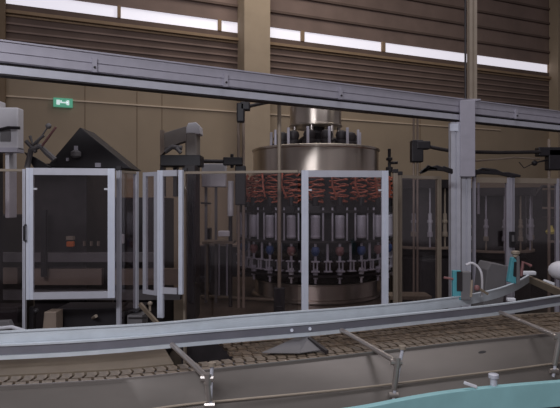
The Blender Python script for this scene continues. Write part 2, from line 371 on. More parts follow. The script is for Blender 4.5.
# filling valves
NV = 22
def valve(i, a):
    R = .96
    b = MB(); b.cyl((R, 0, 0), .052, z(1.315), z(1.575), 14); b.cyl((R, 0, 0), .055, z(1.33), z(1.345), 14); b.cyl((R, 0, 0), .055, z(1.54), z(1.56), 14)
    vo = part(b, 'filling_valve', M['alu_d'], smooth=True); vo.rotation_euler.z = a
    b = MB(); b.box((R-.06, -.05, z(1.6)), (R+.05, .05, z(1.68))); b.cyl((R, 0, 0), .035, z(1.68), z(1.78), 12)
    x = part(b, 'valve_head', M['black'], vo)
    b = MB()
    for s in (-1, 1):
        b.tube([(R+.0, s*.085, z(1.29)), (R+.0, s*.085, z(1.66))], .011, 8)
    part(b, 'guide_rods', M['alu_d'], vo, smooth=True)
    b = MB(); pts = []
    rr = random.Random(i)
    for k in range(70):
        tt = k/69; an = tt*2*math.pi*(5.2+rr.random()*.02)
        pts.append((R-.05+.065*math.cos(an), .09*math.sin(an)+rr.uniform(-.03, .03), z(1.72+tt*.31)+rr.uniform(-.012, .012)))
    b.tube(pts, .010, 6)
    b.tube([(R+.02, -.1, z(2.05)), (R+.05, -.09+rr.uniform(-.03, .03), z(1.9)), (R+.03, -.05, z(1.78))], .012, 6)
    part(b, 'hose', M['red'], vo, smooth=True)
    b = MB(); b.lathe((R, 0, 0), [(.02, z(1.225)), (.042, z(1.215)), (.052, z(1.175)), (.04, z(1.14)), (.02, z(1.12))], 14)
    part(b, 'seal_cup', M['pink'] if i % 2 else M['blue'], vo, smooth=True)
    b = MB(); b.cyl((R, 0, 0), .016, z(1.06), z(1.26), 10)
    for zz in (1.055, .945):
        b.box((R+.0, -.046, z(zz)), (R+.055, .046, z(zz)+.014))
    b.box((R+.03, -.028, z(.96)), (R+.045, -.012, z(1.06))); b.box((R+.03, .012, z(.96)), (R+.045, .028, z(1.06)))
    g = part(b, 'bottle_gripper', M['alu_d'], vo)
    g2 = g.copy(); C.objects.link(g2); g2.rotation_euler.z = math.pi/NV; g2.scale = (.985, .985, 1)
    b = MB(); b.cyl((R, 0, 0), .03, z(.865), z(.98), 10); b.cyl((R, 0, 0), .014, z(.81), z(.88), 8)
    part(b, 'lift_piston', M['white'] if i % 3 == 0 else M['alu_d'], vo, smooth=True)
for i in range(NV): valve(i, (i+.27)*2*math.pi/NV)

def rotary(name, label, cat, c, R, z0, ztop, n, cols, cap=True, rod='alu_d'):
    t = thing(name, c, label, cat)
    L = lambda zz: zz-c.z
    def pt(mb, nm, m, par=None, **k): return mb.build(nm, m, par or t, local=True, **k)
    pt(MB().lathe(O, [(R*.9, 0), (R*.9, L(z0)), (R*.8, L(z0)+.05), (R*.78, L(ztop)-.1)], 36), 'body', M['dark'], smooth=True)
    pt(MB().lathe(O, [(R*.5, L(z0)+.15), (R, L(z0)+.15), (R, L(z0)+.18), (R*.5, L(z0)+.18)], 36), 'table_ring', M['brown'], smooth=True)
    pt(MB().lathe(O, [(R*.4, L(ztop)-.12), (R*1.02, L(ztop)-.12), (R*1.02, L(ztop)), (R*.4, L(ztop))], 36), 'top_ring', M['dark'], smooth=True)
    for i in range(n):
        a = (i+.35)*2*math.pi/n
        b = MB(); h0 = L(z0)+.4; h1 = L(ztop)-.12
        b.cyl((R*.93, 0, 0), .028, h0, h0+(h1-h0)*.42, 10); b.cyl((R*.93, 0, 0), .04, h0+(h1-h0)*.2, h0+(h1-h0)*.27, 10)
        b.cyl((R*.93, 0, 0), .013, h0+(h1-h0)*.42, h1, 8)
        s = pt(b, 'spindle', M[cols[i % len(cols)]], smooth=True); s.rotation_euler.z = a
        b = MB(); b.cyl((R*.93, 0, 0), .04, h0-.07, h0, 10); b.cyl((R*.93, 0, 0), .014, L(z0)+.18, h0-.07, 8)
        pt(b, 'capping_head', M['tanrod'] if i % 2 else M['alu_d'], s, smooth=True)
    return t
rotary('capping_machine', 'dark rotary capper with thin silver spindles between filler and twin post', 'capping machine', gp(423, .0, 8.3), .55, .9, 2.05, 14, ['alu_d', 'alu', 'tanrod'])
rotary('rinsing_machine', 'dark rotary rinser with silver spindles behind the right guard panels', 'rinsing machine', gp(492, .0, 8.9), .64, .8, 1.95, 14, ['alu_d', 'alu_d', 'tanrod'])
# dark cabinet behind right panels
c = gp(540, 0, 10.2)
t = thing('machine_cabinet', c, 'dark machine cabinet with yellow control behind far right guard panel', 'cabinet')
b = MB(); b.box(c+V((-.62, -.3, 0)), c+V((.6, .5, 1.45))); b.box(c+V((-.35, -.2, 1.45)), c+V((-.05, .2, 1.85))); b.tube([c+V((-.2, -.25, 1.86)), c+V((-.1, -.28, 2.02)), c+V((.3, -.28, 2.0)), c+V((.45, -.25, 1.8))], .03, 8)
b.build('body', M['dark'], t, bevel=.01)
b = MB(); b.lathe(c+V((.02, -.36, 1.15)), [(.03, 0), (.08, .01), (.09, .05), (.05, .1), (.03, .16)], 14); b.build('yellow_control', M['yellow'], t, smooth=True)
b = MB(); b.box(c+V((.0, -.34, 1.0)), c+V((.3, -.3, 1.04))); b.build('shelf', M['brown'], t)

# low dark machine rows further back
def row(label, u0, u1, Y0, ztop, boxes, dep=.5):
    c = gp((u0+u1)/2, 0, Y0); t = thing('machine_row', c, label, 'machine')
    MB().box(gp(u0, 0, Y0), gp(u1, ztop, Y0)+V((0, dep, 0))).build('body', M['dark'], t, bevel=.01)
    MB().box(gp(u0, ztop, Y0-.05)-V((.05, 0, 0)), gp(u1, ztop+.04, Y0+dep)).build('top_plate', M['brown'], t)
    for ua, ub, za in boxes: MB().box(gp(ua, ztop+.04, Y0+.1), gp(ub, za, Y0+dep-.1)).build('motor_box', M['dark'], t, bevel=.02)
row('low dark machine row behind the right guard screens', 446, 640, 11.2, 1.6, [(452, 470, 2.0), (478, 484, 1.85), (500, 512, 1.9), (522, 536, 2.05), (548, 565, 2.0)])
row('low dark machine row behind the capper and filler', 378, 436, 10.4, 1.9, [(384, 396, 2.15), (402, 409, 2.2), (420, 431, 2.1)])
row('low dark machine row left of the filler by the tan shelf', 196, 262, 8.9, 1.0, [(206, 212, 1.3), (240, 255, 1.75)])
t = thing('side_ledge', gp(409, 0, 5.95), 'tan ledge at the foot of the right side of the filler bay', 'ledge')
MB().box(gp(390, .68, 5.8), gp(432, .715, 5.8)+V((0, .3, 0))).build('top', M['tan'], t)
for u in (397, 426): MB().box(gp(u, 0, 6.0), gp(u+3, .68, 6.05)).build('leg', M['dark'], t)
# machine bed
e0 = gp(184, 0, 5.3)
t = thing('machine_bed', V((0, 6.8, 0)), 'brown glossy machine bed plate under the rotary filler', 'machine bed')
MB().prism([V((-.97, 5.15, .50)), V((1.08, 5.3, .50)), V((1.58, 8.6, .50)), V((-1.05, 8.6, .50))], (0, 0, .049)).build('bed_plate', M['bed'], t)
b = MB(); b.bar(V((-.94, 5.2, .27)), V((1.05, 5.35, .27)), .04, .45); b.build('front_skirt', M['dark'], t)
for x, y in ((-.85, 5.35), (.98, 5.5), (-.95, 8.3), (1.45, 8.3)): MB().box((x-.05, y-.05, 0), (x+.05, y+.05, .5)).build('leg', M['dark'], t)
b = MB(); b.tube([V((-.95, 6.6, .575)), V((.1, 6.35, .575))], .022, 8); b.build('edge_bar', M['tan'], t)
# low rods in the dark bay left of the filler
for u, Y in ((219, 6.6), (227, 6.6)):
    tag(MB().tube([gp(u, .55, Y), gp(u, 1.22, Y)], .012, 8).build('guide_rod', M['alu_d']),
        'thin grey rod standing on the brown bed, %s of the close pair' % ('left' if u < 222 else 'right'), 'rod')

# tall rod with black foot
p = gp(279.3, .55, 5.35)
t = thing('support_rod', p, 'tall thin tan rod with black foot left of filler door', 'rod')
MB().tube([p+V((0, 0, .3)), gp(279.3, 2.78, 5.35)], .019, 12).build('rod', M['tanrod'], t, smooth=True)
b = MB(); b.box(p+V((-.055, -.05, 0)), p+V((.055, .05, .33))); b.box(p+V((-.03, -.065, .1)), p+V((.03, -.05, .16))); b.build('foot', M['black'], t, bevel=.008)

# elbow pipe left of filler, cross bars
def PIPE(label, pts, r, m, name='pipe', cat='pipe', n=10): return tag(MB().tube(pts, r, n).build(name, m, smooth=True), label, cat)
Y = 6.05
t = thing('elbow_stand', gp(240, .55, Y), 'black clamped twin rod stand with elbow at top left of filler', 'stand')
b = MB(); b.tube([gp(238.5, .55, Y), gp(238.5, 2.66, Y)], .016, 8); b.tube([gp(243.5, .55, Y), gp(243.5, 2.66, Y)], .016, 8); b.build('rods', M['brown'], t, smooth=True)
b = MB(); b.box(P(236.5, 122, Y-.05), P(245, 104, Y+.05)); b.box(P(240, 110, Y-.05), P(250.5, 103, Y+.05)); b.build('elbow', M['black'], t, bevel=.015)
MB().tube([P(250, 106, Y), P(264, 103, Y), P(285, 99, Y)], .02, 8).build('arm', M['dark'], t)
b = MB(); b.box(P(223, 165, Y-.06), P(243, 158, Y+.06)); b.tube([P(232, 168, Y), P(232, 154, Y)], .02, 8); b.build('clamp', M['black'], t, bevel=.01)
b = MB(); b.box(P(235, 205, Y-.04), P(246, 166, Y+.03)); b.build('lower_block', M['black'], t, bevel=.01)
PIPE('dark horizontal bar running left from the elbow stand', [P(163, 160.5, 6.05), P(223, 161.5, 6.05)], .022, M['dark'], 'cross_bar', 'bar')
# small white column, boxes near it
Y = 6.3
t = thing('control_box', P(214, 187, Y), 'pale grey rectangular box on thin legs beside the black cabinet', 'box')
MB().box(P(201.5, 187, Y), P(227, 164.5, Y+.15)).build('housing', M['white'], t, bevel=.01)
b = MB()
for u in (206, 216): b.bar(gp(u, .55, Y+.05), P(u, 187, Y+.05), .03, .03)
b.build('legs', M['grey'], t)
b = MB(); b.bar(P(201, 203, Y-.03), P(211, 203.5, Y-.03), .03, .02); b.build('latch', M['black'], t)
t = thing('white_column', P(231, 236, 6.1), 'short whitish cylinder column left of the filler hoses', 'column')
MB().tube([P(230.5, 216, 6.1), P(230.8, 181, 6.1)], .034, 14).build('cylinder', M['white'], t, smooth=True)
b = MB(); b.tube([gp(230.5, .55, 6.1), P(230.5, 216, 6.1)], .022, 10); b.build('rod', M['dark'], t, smooth=True)
b = MB(); b.box(P(218, 236.5, 6.0), P(230.5, 230.5, 6.15))
o = tag(b.build('small_box', M['white'], bevel=.006), 'small white box low in the bay left of filler', 'box')
b = MB(); b.box(P(202, 244, 6.05), P(236, 239.5, 6.4)); b.box(P(206, 300, 6.1), P(209, 244, 6.2))
tag(b.build('infeed_shelf', M['tan']), 'tan shelf below the small white box', 'shelf')
b = MB(); b.box(P(200, 305, 6.9), P(232, 244, 7.2)); tag(b.build('dark_cupboard', M['dark'], bevel=.01), 'dark low cupboard under the tan shelf', 'cupboard')

# black tall cabinet u183-200
Y = 5.35
b = MB(); b.box(gp(184, .55, Y), P(200, 167, Y+.3))
t = thing('tall_cabinet', gp(192, .55, Y), 'narrow black upright cabinet right of the folded guard leaf', 'cabinet')
b.build('body', M['dark'], t, bevel=.01)
b = MB(); b.box(P(189, 275, Y-.012), P(196, 172, Y)); b.build('door', M['black'], t)

# label printer head
Y = 5.6
t = thing('label_printer', P(188, 160, Y), 'grey beige labelling head with slanted arm above the dark bar', 'printer')
b = MB(); b.box(P(185, 160, Y), P(200.5, 134, Y+.25)); b.build('housing', M['printer'], t, bevel=.02)
b = MB(); b.prism([P(186, 134, Y), P(200.5, 134, Y), P(200, 126, Y), P(196, 122, Y), P(188, 123, Y), P(186, 128, Y)], (0, .2, 0)); b.build('rounded_cover', M['white'], t, bevel=.008)
b = MB(); b.prism([P(163.5, 149, Y), P(186, 141, Y), P(186, 126, Y), P(163.5, 133, Y)], (0, .1, 0)); b.build('slanted_arm', M['printer'], t, bevel=.006)
b = MB(); b.prism([P(160, 156, Y-.02), P(164, 152, Y-.02), P(163.5, 130, Y-.02), P(160, 130, Y-.02)], (0, .12, 0)); b.build('end_plate', M['brown'], t)
b = MB(); b.tube([P(165, 152, Y), P(172, 147, Y), P(182, 148, Y)], .025, 8); b.tube([P(176, 148, Y-.03), P(181, 153, Y-.03)], .02, 8); b.build('roller', M['grey'], t, smooth=True)
b = MB(); b.box(P(160, 166, Y-.05), P(204, 157, Y+.2)); b.build('bracket', M['black'], t, bevel=.008)
b = MB(); b.box(P(160, 196.5, 5.85), P(166, 165, 6.0)); b.box(P(173, 196.5, 5.85), P(179, 165, 6.0)); b.build('supports', M['black'], t)

# =============== LABELLING MACHINE (left) ===============
Y = 5.7
t = thing('labelling_machine', gp(75, 0, Y), 'large dark labelling machine with raised pointed hood behind left guard door', 'labelling machine')
b = MB(); b.box(gp(34, .0, Y), P(113, 169, Y+.9)); b.build('body', M['dark'], t, bevel=.01)
b = MB(); b.box(gp(113, .0, Y+.1), P(174, 198, Y+.7)); b.build('side_housing', M['dark'], t, bevel=.01)
b = MB(); b.box(gp(-60, .0, Y+.05), P(34, 214, Y+.9)); b.build('side_housing', M['dark'], t, bevel=.01)
b = MB(); b.prism([P(46, 167, Y-.25), P(132, 169, Y-.25), P(80, 127, Y-.25)], (0, .4, 0)); ho = b.build('hood', M['black'], t, bevel=.01)
b = MB(); b.lathe(P(76, 155, Y-.28), [(.03, -.03), (.05, -.01), (.05, .03), (.02, .05)], 12); b.build('hood_lamp', M['grey'], ho, smooth=True)
for q in ((66, 161, 69, 158), (95, 167, 101, 163), (74, 151, 78, 146)): MB().box(P(q[0], q[1], Y-.27), P(q[2], q[3], Y-.25)).build('hood_fitting', M['alu_d'], ho)
b = MB(); b.box(P(-30, 262, Y-.12), P(160, 252, Y)); b.build('work_surface', M['grey'], t)
b = MB(); b.box(P(-30, 284, Y-.08), P(21, 267, Y)); b.box(P(33, 285, Y-.08), P(104, 268, Y)); b.box(P(113, 285, Y-.08), P(182, 268, Y)); b.build('front_panel', M['brown'], t)
b = MB(); b.box(P(-30, 300, Y-.1), P(182, 289, Y)); b.build('lower_rail', M['grey'], t)
b = MB(); b.bar(P(44, 276, Y-.16), P(44, 210, Y-.16), .05, .04); b.box(P(41, 277, Y-.2), P(47, 262, Y-.12)); b.build('vertical_slide', M['black'], t)
b = MB(); b.box(P(66, 247, Y-.18), P(75, 241, Y-.12)); b.build('orange_switch', M['orange'], t, bevel=.01)
b = MB(); b.box(P(66, 240, Y-.18), P(75, 236, Y-.12)); b.build('name_plate', M['tanrod'], t)
b = MB(); b.box(P(118, 244, Y-.08), P(125, 234, Y-.02)); b.build('junction_box', M['white'], t, bevel=.01)
for u in (83, 90, 97): MB().box(P(u, 246, Y-.05), P(u+3, 241, Y)).build('button', M['brown'], t)

# white head unit, far left
Y = 5.0
t = thing('dosing_head', P(12, 218, Y), 'off white square machine head on a column at the left edge', 'machine head')
b = MB(); b.box(P(-20, 150, Y), P(24, 109.5, Y+.12)); b.build('housing', M['white'], t, bevel=.012)
b = MB(); b.box(P(-10, 110, Y+.03), P(6, 103, Y+.2)); b.build('top_block', M['white'], t, bevel=.01)
b = MB(); b.box(P(5, 218, Y+.05), P(17, 150, Y+.2)); b.build('column', M['white'], t, bevel=.006)
b = MB(); b.tube([P(-2, 130, Y-.03), P(8, 127.5, Y-.05), P(20, 128, Y-.03)], .014, 8); b.build('handle', M['black'], t, smooth=True)
b = MB(); b.box(P(0, 141, Y-.015), P(11, 129, Y)); b.build('recess', M['grey'], t)
b = MB(); b.box(P(-20, 152, Y-.01), P(24, 149, Y+.12)); b.build('lower_lip', M['alu_d'], t)
b = MB(); b.box(gp(-12, 0, Y+.1), P(3, 150, Y+.2)); b.build('stand', M['dark'], t)
# sensor bracket cluster
Y = 5.3
t = thing('sensor_bracket', P(38, 168, Y), 'dark jointed sensor bracket with thin red rod beside the pointed hood', 'bracket')
b = MB(); b.tube([P(27, 168, Y), P(31, 150, Y), P(40, 146, Y), P(46, 152, Y), P(55, 160, Y)], .028, 8); b.tube([P(26, 141, Y), P(36, 152, Y)], .02, 8); b.tube([P(30, 136, Y), P(33, 145, Y), P(44, 135, Y)], .016, 8)
b.ball(P(48.5, 126, Y), .028); b.tube([P(48.5, 126, Y), P(43, 134, Y), P(36, 146, Y)], .008, 6); b.build('joints', M['grey'], t, smooth=True)
b = MB(); b.tube([P(56, 127, Y-.03), P(42, 146, Y-.03)], .012, 8); b.build('red_rod', M['pink'], t, smooth=True)
b = MB(); b.prism([P(24, 152, Y+.05), P(34, 168, Y+.05), P(52, 168, Y+.05), P(36, 158, Y+.05)], (0, .03, 0)); b.build('plate', M['black'], t)

# =============== RIGHT PIPEWORK ===============
Y = 6.35
t = thing('clamp_rod', gp(415.5, .55, Y), 'vertical twin rod with black clamp left of the twin post', 'rod')
b = MB(); b.tube([gp(413.7, .0, Y), gp(413.7, 2.75, Y)], .013, 8); b.tube([gp(417.5, .0, Y), gp(417.5, 2.75, Y)], .013, 8); b.build('rods', M['brown'], t, smooth=True)
b = MB(); b.box(P(412, 162, Y-.06), P(421, 141, Y+.06)); b.box(P(417, 149, Y-.07), P(428, 142, Y+.05)); b.build('clamp', M['black'], t, bevel=.012)
PIPE('dark arm between the left black clamp and right black clamp', [P(426, 146, Y), P(440, 149, Y), P(452, 151, Y+.05), P(475, 152, Y+.1), P(500, 152.5, Y+.2), P(540, 152, Y+.3)], .022, M['dark'], 'cross_pipe', 'pipe')
Y = 6.7
t = thing('clamp_rod', gp(548, 0, Y), 'vertical rod with large black clamp at the far right', 'rod')
b = MB(); b.tube([gp(549, .0, Y), gp(549, 2.5, Y)], .018, 8); b.build('rods', M['brown'], t, smooth=True)
b = MB(); b.box(P(539, 156, Y-.06), P(560, 148, Y+.06)); b.box(P(549, 170, Y-.06), P(562, 150, Y+.06)); b.build('clamp', M['black'], t, bevel=.012)
MB().ball(P(534.5, 163, Y), .035).build('round_knob', M['black'], t, smooth=True); MB().tube([P(534.5, 163, Y), P(549, 160, Y)], .007, 6).build('knob_stem', M['black'], t)
PIPE('thin dark cable sagging below the knob at right', [P(519, 162, Y), P(524, 168, Y), P(534, 163, Y), P(545, 160, Y)], .006, M['black'], 'cable', 'cable')
PIPE('thin brown pipe with bend under the long dark arm', [P(474, 161, 6.5), P(500, 159, 6.6), P(514, 157.5, 6.6), P(540, 159, 6.7)], .011, M['brown'], 'thin_pipe', 'pipe')
t = thing('hose_bundle', P(440, 174, 5.6), 'black cable bundle lying left of the twin post', 'hoses')
for k in range(6):
    r = random.Random(k); MB().tube([P(420+k, 173-k*.4, 5.55), P(428, 170-r.random()*4, 5.55), P(437, 166+r.random()*4, 5.55), P(444, 167+r.random()*4, 5.55), P(452, 170+r.random()*3, 5.6)], .014, 6).build('hose', M['black'], t, smooth=True)
t = thing('hose_bundle', P(495, 178, 6.18), 'black cable bundle tapering right of the twin post', 'hoses')
for k in range(6):
    r = random.Random(k+20); MB().tube([P(468, 169+r.random()*6, 6.15), P(482, 168+r.random()*5, 6.18), P(495, 170+r.random()*4, 6.18), P(508, 173+r.random()*3, 6.2), P(520, 176, 6.22)], .015, 6).build('hose', M['black'], t, smooth=True)
# right machine clutter: pale pipe, cabinet
t = thing('frame_rod', P(478, 260, 6.5), 'thin pale rod hanging inside the panel right of twin post', 'rod')
MB().tube([P(478.5, 214, 6.5), P(478.5, 180, 6.5)], .016, 8).build('rod', M['alu_d'], t, smooth=True)
Y = 5.3
b = MB(); b.prism([gp(476, 0, Y), gp(494, 0, Y), P(508, 266, Y), P(491, 263, Y), P(487, 270, Y)], (0, .3, 0)); b.v = [V((p.x, p.y, p.z)) for p in b.v]
tag(b.build('drive_cover', M['grey'], bevel=.008), 'brown grey slanted cover behind the curved rail', 'cover')

# =============== CONVEYOR ===============
near = zpath([(-90, 392.5), (-40, 389.5), (0, 387.3), (60, 384), (120, 380), (180, 374), (240, 367), (300, 361), (360, 354.3), (410, 348.7), (450, 344.2), (500, 339), (560, 333.5), (620, 329), (680, 326)], 1.0)
rodp = zpath([(-90, 441), (0, 429), (100, 416), (180, 404.5), (240, 398.5), (300, 393), (360, 387), (410, 381), (450, 376), (500, 370), (560, 362), (620, 355), (680, 349)], .905)
t = thing('conveyor', V((near[len(near)//2].x, near[len(near)//2].y+.1, 0)), 'curved stainless chain conveyor running across the foreground', 'conveyor')
# near side panel between path near (z=1) and rod path (z=.905), then down
b = MB(); b.use(M['panel'])
rows = []
def arclen(path):
    s = [0]
    for i in range(1, len(path)): s.append(s[-1]+(path[i]-path[i-1]).length)
    return s
def at(path, s, S=None):
    S = S or arclen(path); s = max(0, min(S[-1]*.99999, s))
    import bisect
    i = min(len(path)-2, max(0, bisect.bisect_right(S, s)-1)); k = (s-S[i])/(S[i+1]-S[i])
    p = path[i].lerp(path[i+1], k); d = (path[min(i+2, len(path)-1)]-path[max(i-1, 0)]).normalized()
    return p, d
SN = arclen(near); SR = arclen(rodp); n = 90
def col(i):
    a, da = at(near, SN[-1]*i/n, SN); c, dc = at(rodp, SR[-1]*i/n, SR)
    na = V((-da.y, da.x))
    return [V((*(a+na*.008), .985)), V((*(a+na*.008), 1.002)), V((*a, 1.002)), V((*(a-na*.002), .99)), V((*c, .90)), V((*(c+(c-a)*1.2), .74)), V((*(c+(c-a)*1.2+na*.01), .74)), V((*(c+na*.01), .90))]
vs = []; fs = []; m = 8
for i in range(n+1): vs += col(i)
for i in range(n):
    for k in range(m): fs.append((i*m+k, i*m+(k+1) % m, (i+1)*m+(k+1) % m, (i+1)*m+k))
fs += [tuple(range(m))[::-1], tuple(range(n*m, n*m+m))]
b.add(vs, fs); b.build('side_panel', None, t, smooth=True)
b = MB(); b.tube([V((p.x, p.y-.010, .905)) for p in rodp], .005, 8); b.build('edge_rod', M['tanrod'], t, smooth=True)
b = MB(); b.sweep(near, [(.0, .998), (.006, .998), (.006, 1.006), (0, 1.006)]); b.build('edge_lip', M['steel'], t)
i = min(range(len(near)), key=lambda i: abs(near[i].x/near[i].y*F+CX-479)); j = min(range(len(rodp)), key=lambda i: abs(rodp[i].x/rodp[i].y*F+CX-479))
na_, nb_ = V((*near[i], .99)), V((*rodp[j], .90)); q = na_.lerp(nb_, .33); ax = V((near[i+1].x-near[i-1].x, near[i+1].y-near[i-1].y, 0)).normalized(); ay = (nb_-na_).normalized()
MB().prism([q+ax*.024*math.cos(a*math.pi/8)+ay*.010*math.sin(a*math.pi/8) for a in range(16)], ax.cross(ay)*-.003).build('dark_mark', M['black'], t)  # small dark oval mark on the panel surface
# bed plates under/behind the chain
def near_s_of_u(u):
    best = min(range(len(near)), key=lambda i: abs(near[i].x/near[i].y*F+CX-u)); return best
iL, iG, iM = 0, near_s_of_u(176), near_s_of_u(262)
b = MB(); b.sweep(near, [(.01, .955), (.155, .955), (.155, .975), (.01, .975)]); b.build('chain_track', M['groove'], t)
b = MB(); b.sweep(near[iL:iG+1], [(.157, .94), (.42, .94), (.42, 1.0), (.157, 1.0)]); b.build('bed_plate', M['tan'], t)
b = MB(); b.sweep(near[iM:], [(.157, .93), (.60, .93), (.60, .975), (.157, .975)]); b.build('bed_plate', M['tan'], t)
# chain links
def link_mesh():
    b = MB()
    for k, (y0, y1) in enumerate(((.008, .068), (.076, .145))):
        dx = .012*k
        b.prism([V((-.021+dx, y0, .0)), V((.017+dx, y0, 0)), V((.024+dx, (y0+y1)/2, 0)), V((.017+dx, y1, 0)), V((-.021+dx, y1, 0)), V((-.014+dx, (y0+y1)/2, 0))], (0, 0, .012))
    b.box((-.008, .06, -.012), (.012, .08, .004))
    return b
first = None; s = .12; cnt = 0; pitch = .0495
while s < SN[-1]-.1 and cnt < 98:
    p, d = at(near, s, SN)
    if first is None:
        first = link_mesh().build('chain_link', M['chain'], t, local=True); o = first
    else: o = first.copy(); C.objects.link(o)
    o.location = (p.x-t.location.x, p.y-t.location.y, .985); o.rotation_euler = (0, 0, math.atan2(d.y, d.x)); s += pitch; cnt += 1
# wide mat of parallel strands on the right
b = MB(); rr = random.Random(3); s = SN[iM]-.05
while s < SN[-1]-.05:
    p, d = at(near, s, SN); nr = V((-d.y, d.x))
    for k in range(7):
        off = .175+k*.05+(0.012 if k % 2 else 0)
        ln = (.0195, .021)[k % 2]
        q = p+nr*off+d*(.012 if k % 2 else 0)
        b.obox((q.x, q.y, .985+rr.uniform(-.002, .002)), V((d.x, d.y, 0))*ln, V((nr.x, nr.y, 0))*.0235, V((0, 0, .007)))
    s += .045
mo = b.build('chain_mat', M['mat_'], t); mo['kind'] = 'stuff'
for i in (8, 30, 52, 74):
    p = near[min(i, len(near)-1)]; MB().box((p.x-.03, p.y+.03, 0), (p.x+.03, p.y+.09, .95)).build('leg', M['alu_d'], t)
# sloped grey sheet below rail
zq = .985
a1, a2, a3, a4 = PZ(262, 357.5, zq), PZ(323, 351, zq), PZ(318, 338.5, 1.0), PZ(300, 337, 1.02)
b = MB(); b.prism([a1+V((0, .0, .02)), PZ(300, 353.5, 1.005), PZ(301, 336, 1.01)], (0, 0, .004)); b.prism([PZ(300, 353.5, 1.005), PZ(324, 350, 1.005), PZ(309, 337, 1.03), PZ(301, 336, 1.01)], (0, 0, .004))
tag(b.build('transfer_plate', M['grey']), 'small folded grey metal sheet under the rail at centre', 'plate')

# rails
lowr = zpath([(-90, 364), (0, 360), (60, 357), (100, 354.3), (140, 351), (180, 347.3), (240, 342), (300, 337), (330, 334.3), (410, 325.5), (450, 321), (500, 315), (530, 310.5), (560, 305.5), (620, 297)], 1.03)
t = thing('guide_rail', V((lowr[40].x, lowr[40].y, 1.03)), 'near curved slotted aluminium guide rail along the chain conveyor', 'rail')
b = MB(); b.use(M['rail'])
b.sweep(lowr, [(0, 1.03), (.022, 1.03), (.022, 1.096), (0, 1.096), (0, 1.088), (.014, 1.088), (.014, 1.048), (0, 1.048)]); b.build('channel', None, t)
b = MB(); b.sweep(lowr, [(.006, 1.049), (.0135, 1.049), (.0135, 1.087), (.006, 1.087)]); b.build('slot_insert', M['groove'], t)
SL = arclen(lowr)
for u in (290, 309):
    i = min(range(len(lowr)), key=lambda i: abs(lowr[i].x/lowr[i].y*F+CX-u)); q = V((*lowr[i], 1.067))
    MB().tube([q+V((0, -.004, 0)), q+V((0, .008, 0))], .008, 8).build('bolt', M['alu_b'], t)
topr = zpath([(-90, 337), (0, 333), (60, 330), (140, 325.7), (180, 322.5), (240, 317), (300, 312.3), (350, 308.7), (410, 303.5), (440, 300), (470, 295.8), (500, 289.7), (520, 282.5), (533, 275)], 1.145)
b = MB(); b.use(M['rail']); b.sweep(topr, [(.026, 1.085), (.038, 1.085), (.038, 1.147), (.020, 1.147), (.020, 1.141), (.026, 1.141)])
t = thing('guide_strip', V((topr[40].x, topr[40].y, 1.08)), 'wide pale metal strip rail curving away to the right behind near rail', 'rail')
b.build('strip', None, t)
q = V((*topr[-1], 1.145)); MB().box(q+V((-.09, -.02, 0)), q+V((.02, .03, .03))).build('end_cap', M['whitish'], t, bevel=.008)
q = PZ(508, 301.5, 1.09); tag(MB().box(q, q+V((.05, .03, .02))).build('pale_clip', M['whitish'], bevel=.004), 'small white clip between the strip and near rail', 'clip')
# tan bar at the right
b = MB(); b.bar(PZ(529, 279, 1.1), PZ(575, 299, 1.1), .03, .05)
tag(b.build('tan_rail', M['tan']), 'short tan bar meeting the strip end at right', 'rail')

def post_bracket(label, arm0, arm1, rod0, rod1, Yr):
    # arm0: pixel at rail; arm1: pixel at the clamp, rod near the panel
    base = P(rod1[0], rod1[1], Yr)
    t = thing('rail_bracket', base, label, 'bracket', None)
    a1 = P(arm1[0], arm1[1], Yr); i = min(range(len(lowr)), key=lambda i: abs(lowr[i].x/lowr[i].y*F+CX-arm0[0])); a0 = V((*lowr[i], 1.045))
    MB().tube([a0, a1], .0125, 12).build('arm', M['steel'], t, smooth=True)
    r0 = P(*rod0, Yr); r1 = P(*rod1, Yr)
    MB().tube([r1, r0], .0075, 10).build('rod', M['alu'], t, smooth=True)
    MB().tube([r0, r0+V((0, 0, .014))], .016, 12).build('knob', M['tanrod'], t, smooth=True)
    b = MB(); b.tube([a1+V((-.028, 0, -.0)), a1+V((.022, 0, .0))], .014, 10); b.tube([a1-V((0, 0, .02)), a1+V((0, 0, .02))], .017, 10)
    b.build('collar', M['steel'], t, smooth=True)
    q = a1.lerp(r1, .85); b = MB(); b.tube([a1-V((.0, 0, .02)), a1.lerp(r1, .7)], .0125, 10); b.tube([q-V((.02, 0, 0)), q+V((.02, 0, 0))], .012, 10); b.build('clamp_sleeve', M['steel'], t, smooth=True)
post_bracket('rail bracket arm and clamp rod at centre left', (176, 341), (208, 378.5), (212, 366), (210, 410), 2.13)
post_bracket('rail bracket arm and clamp rod in front of turquoise band', (346, 324), (397, 362), (402.5, 349), (393, 401), 2.36)
post_bracket('rail bracket arm and clamp rod at the right edge', (500, 314), (559, 337), (563, 326), (553, 377), 2.66)
tag(MB().bar(PZ(309, 338.5, 1.03), PZ(327, 352, 1.01), .016, .016).build('support_stub', M['dark']), 'short dark arm under the rail at centre', 'bracket')

# turquoise band
tb = zpath([(300, 418), (340, 411.5), (370, 406.8), (410, 399), (450, 392.5), (500, 387), (560, 382), (620, 378.5), (680, 376)], .95)
t = thing('turquoise_band', V((tb[20].x, tb[20].y, .84)), 'curved turquoise plastic guide band at the lower right', 'guide band')
b = MB(); b.sweep(tb, [(0, .845), (.03, .845), (.03, .95), (0, .95)]); b.build('band', M['teal'], t, bevel=.003)
b = MB(); b.sweep(tb, [(0.01, .80), (.05, .80), (.05, .845), (0.01, .845)]); b.build('backing_rail', M['dark'], t)
for i in (6, 26, 44): p = tb[min(i, len(tb)-1)]; MB().box((p.x-.02, p.y+.02, 0), (p.x+.02, p.y+.05, .82)).build('leg', M['dark'], t)
q = PZ(495.5, 387, .95)+V((0, .02, 0)); b = MB(); b.lathe(q-V((0, 0, .02)), [(.014, 0), (.014, .05), (.021, .052), (.021, .066), (.018, .068)], 16)
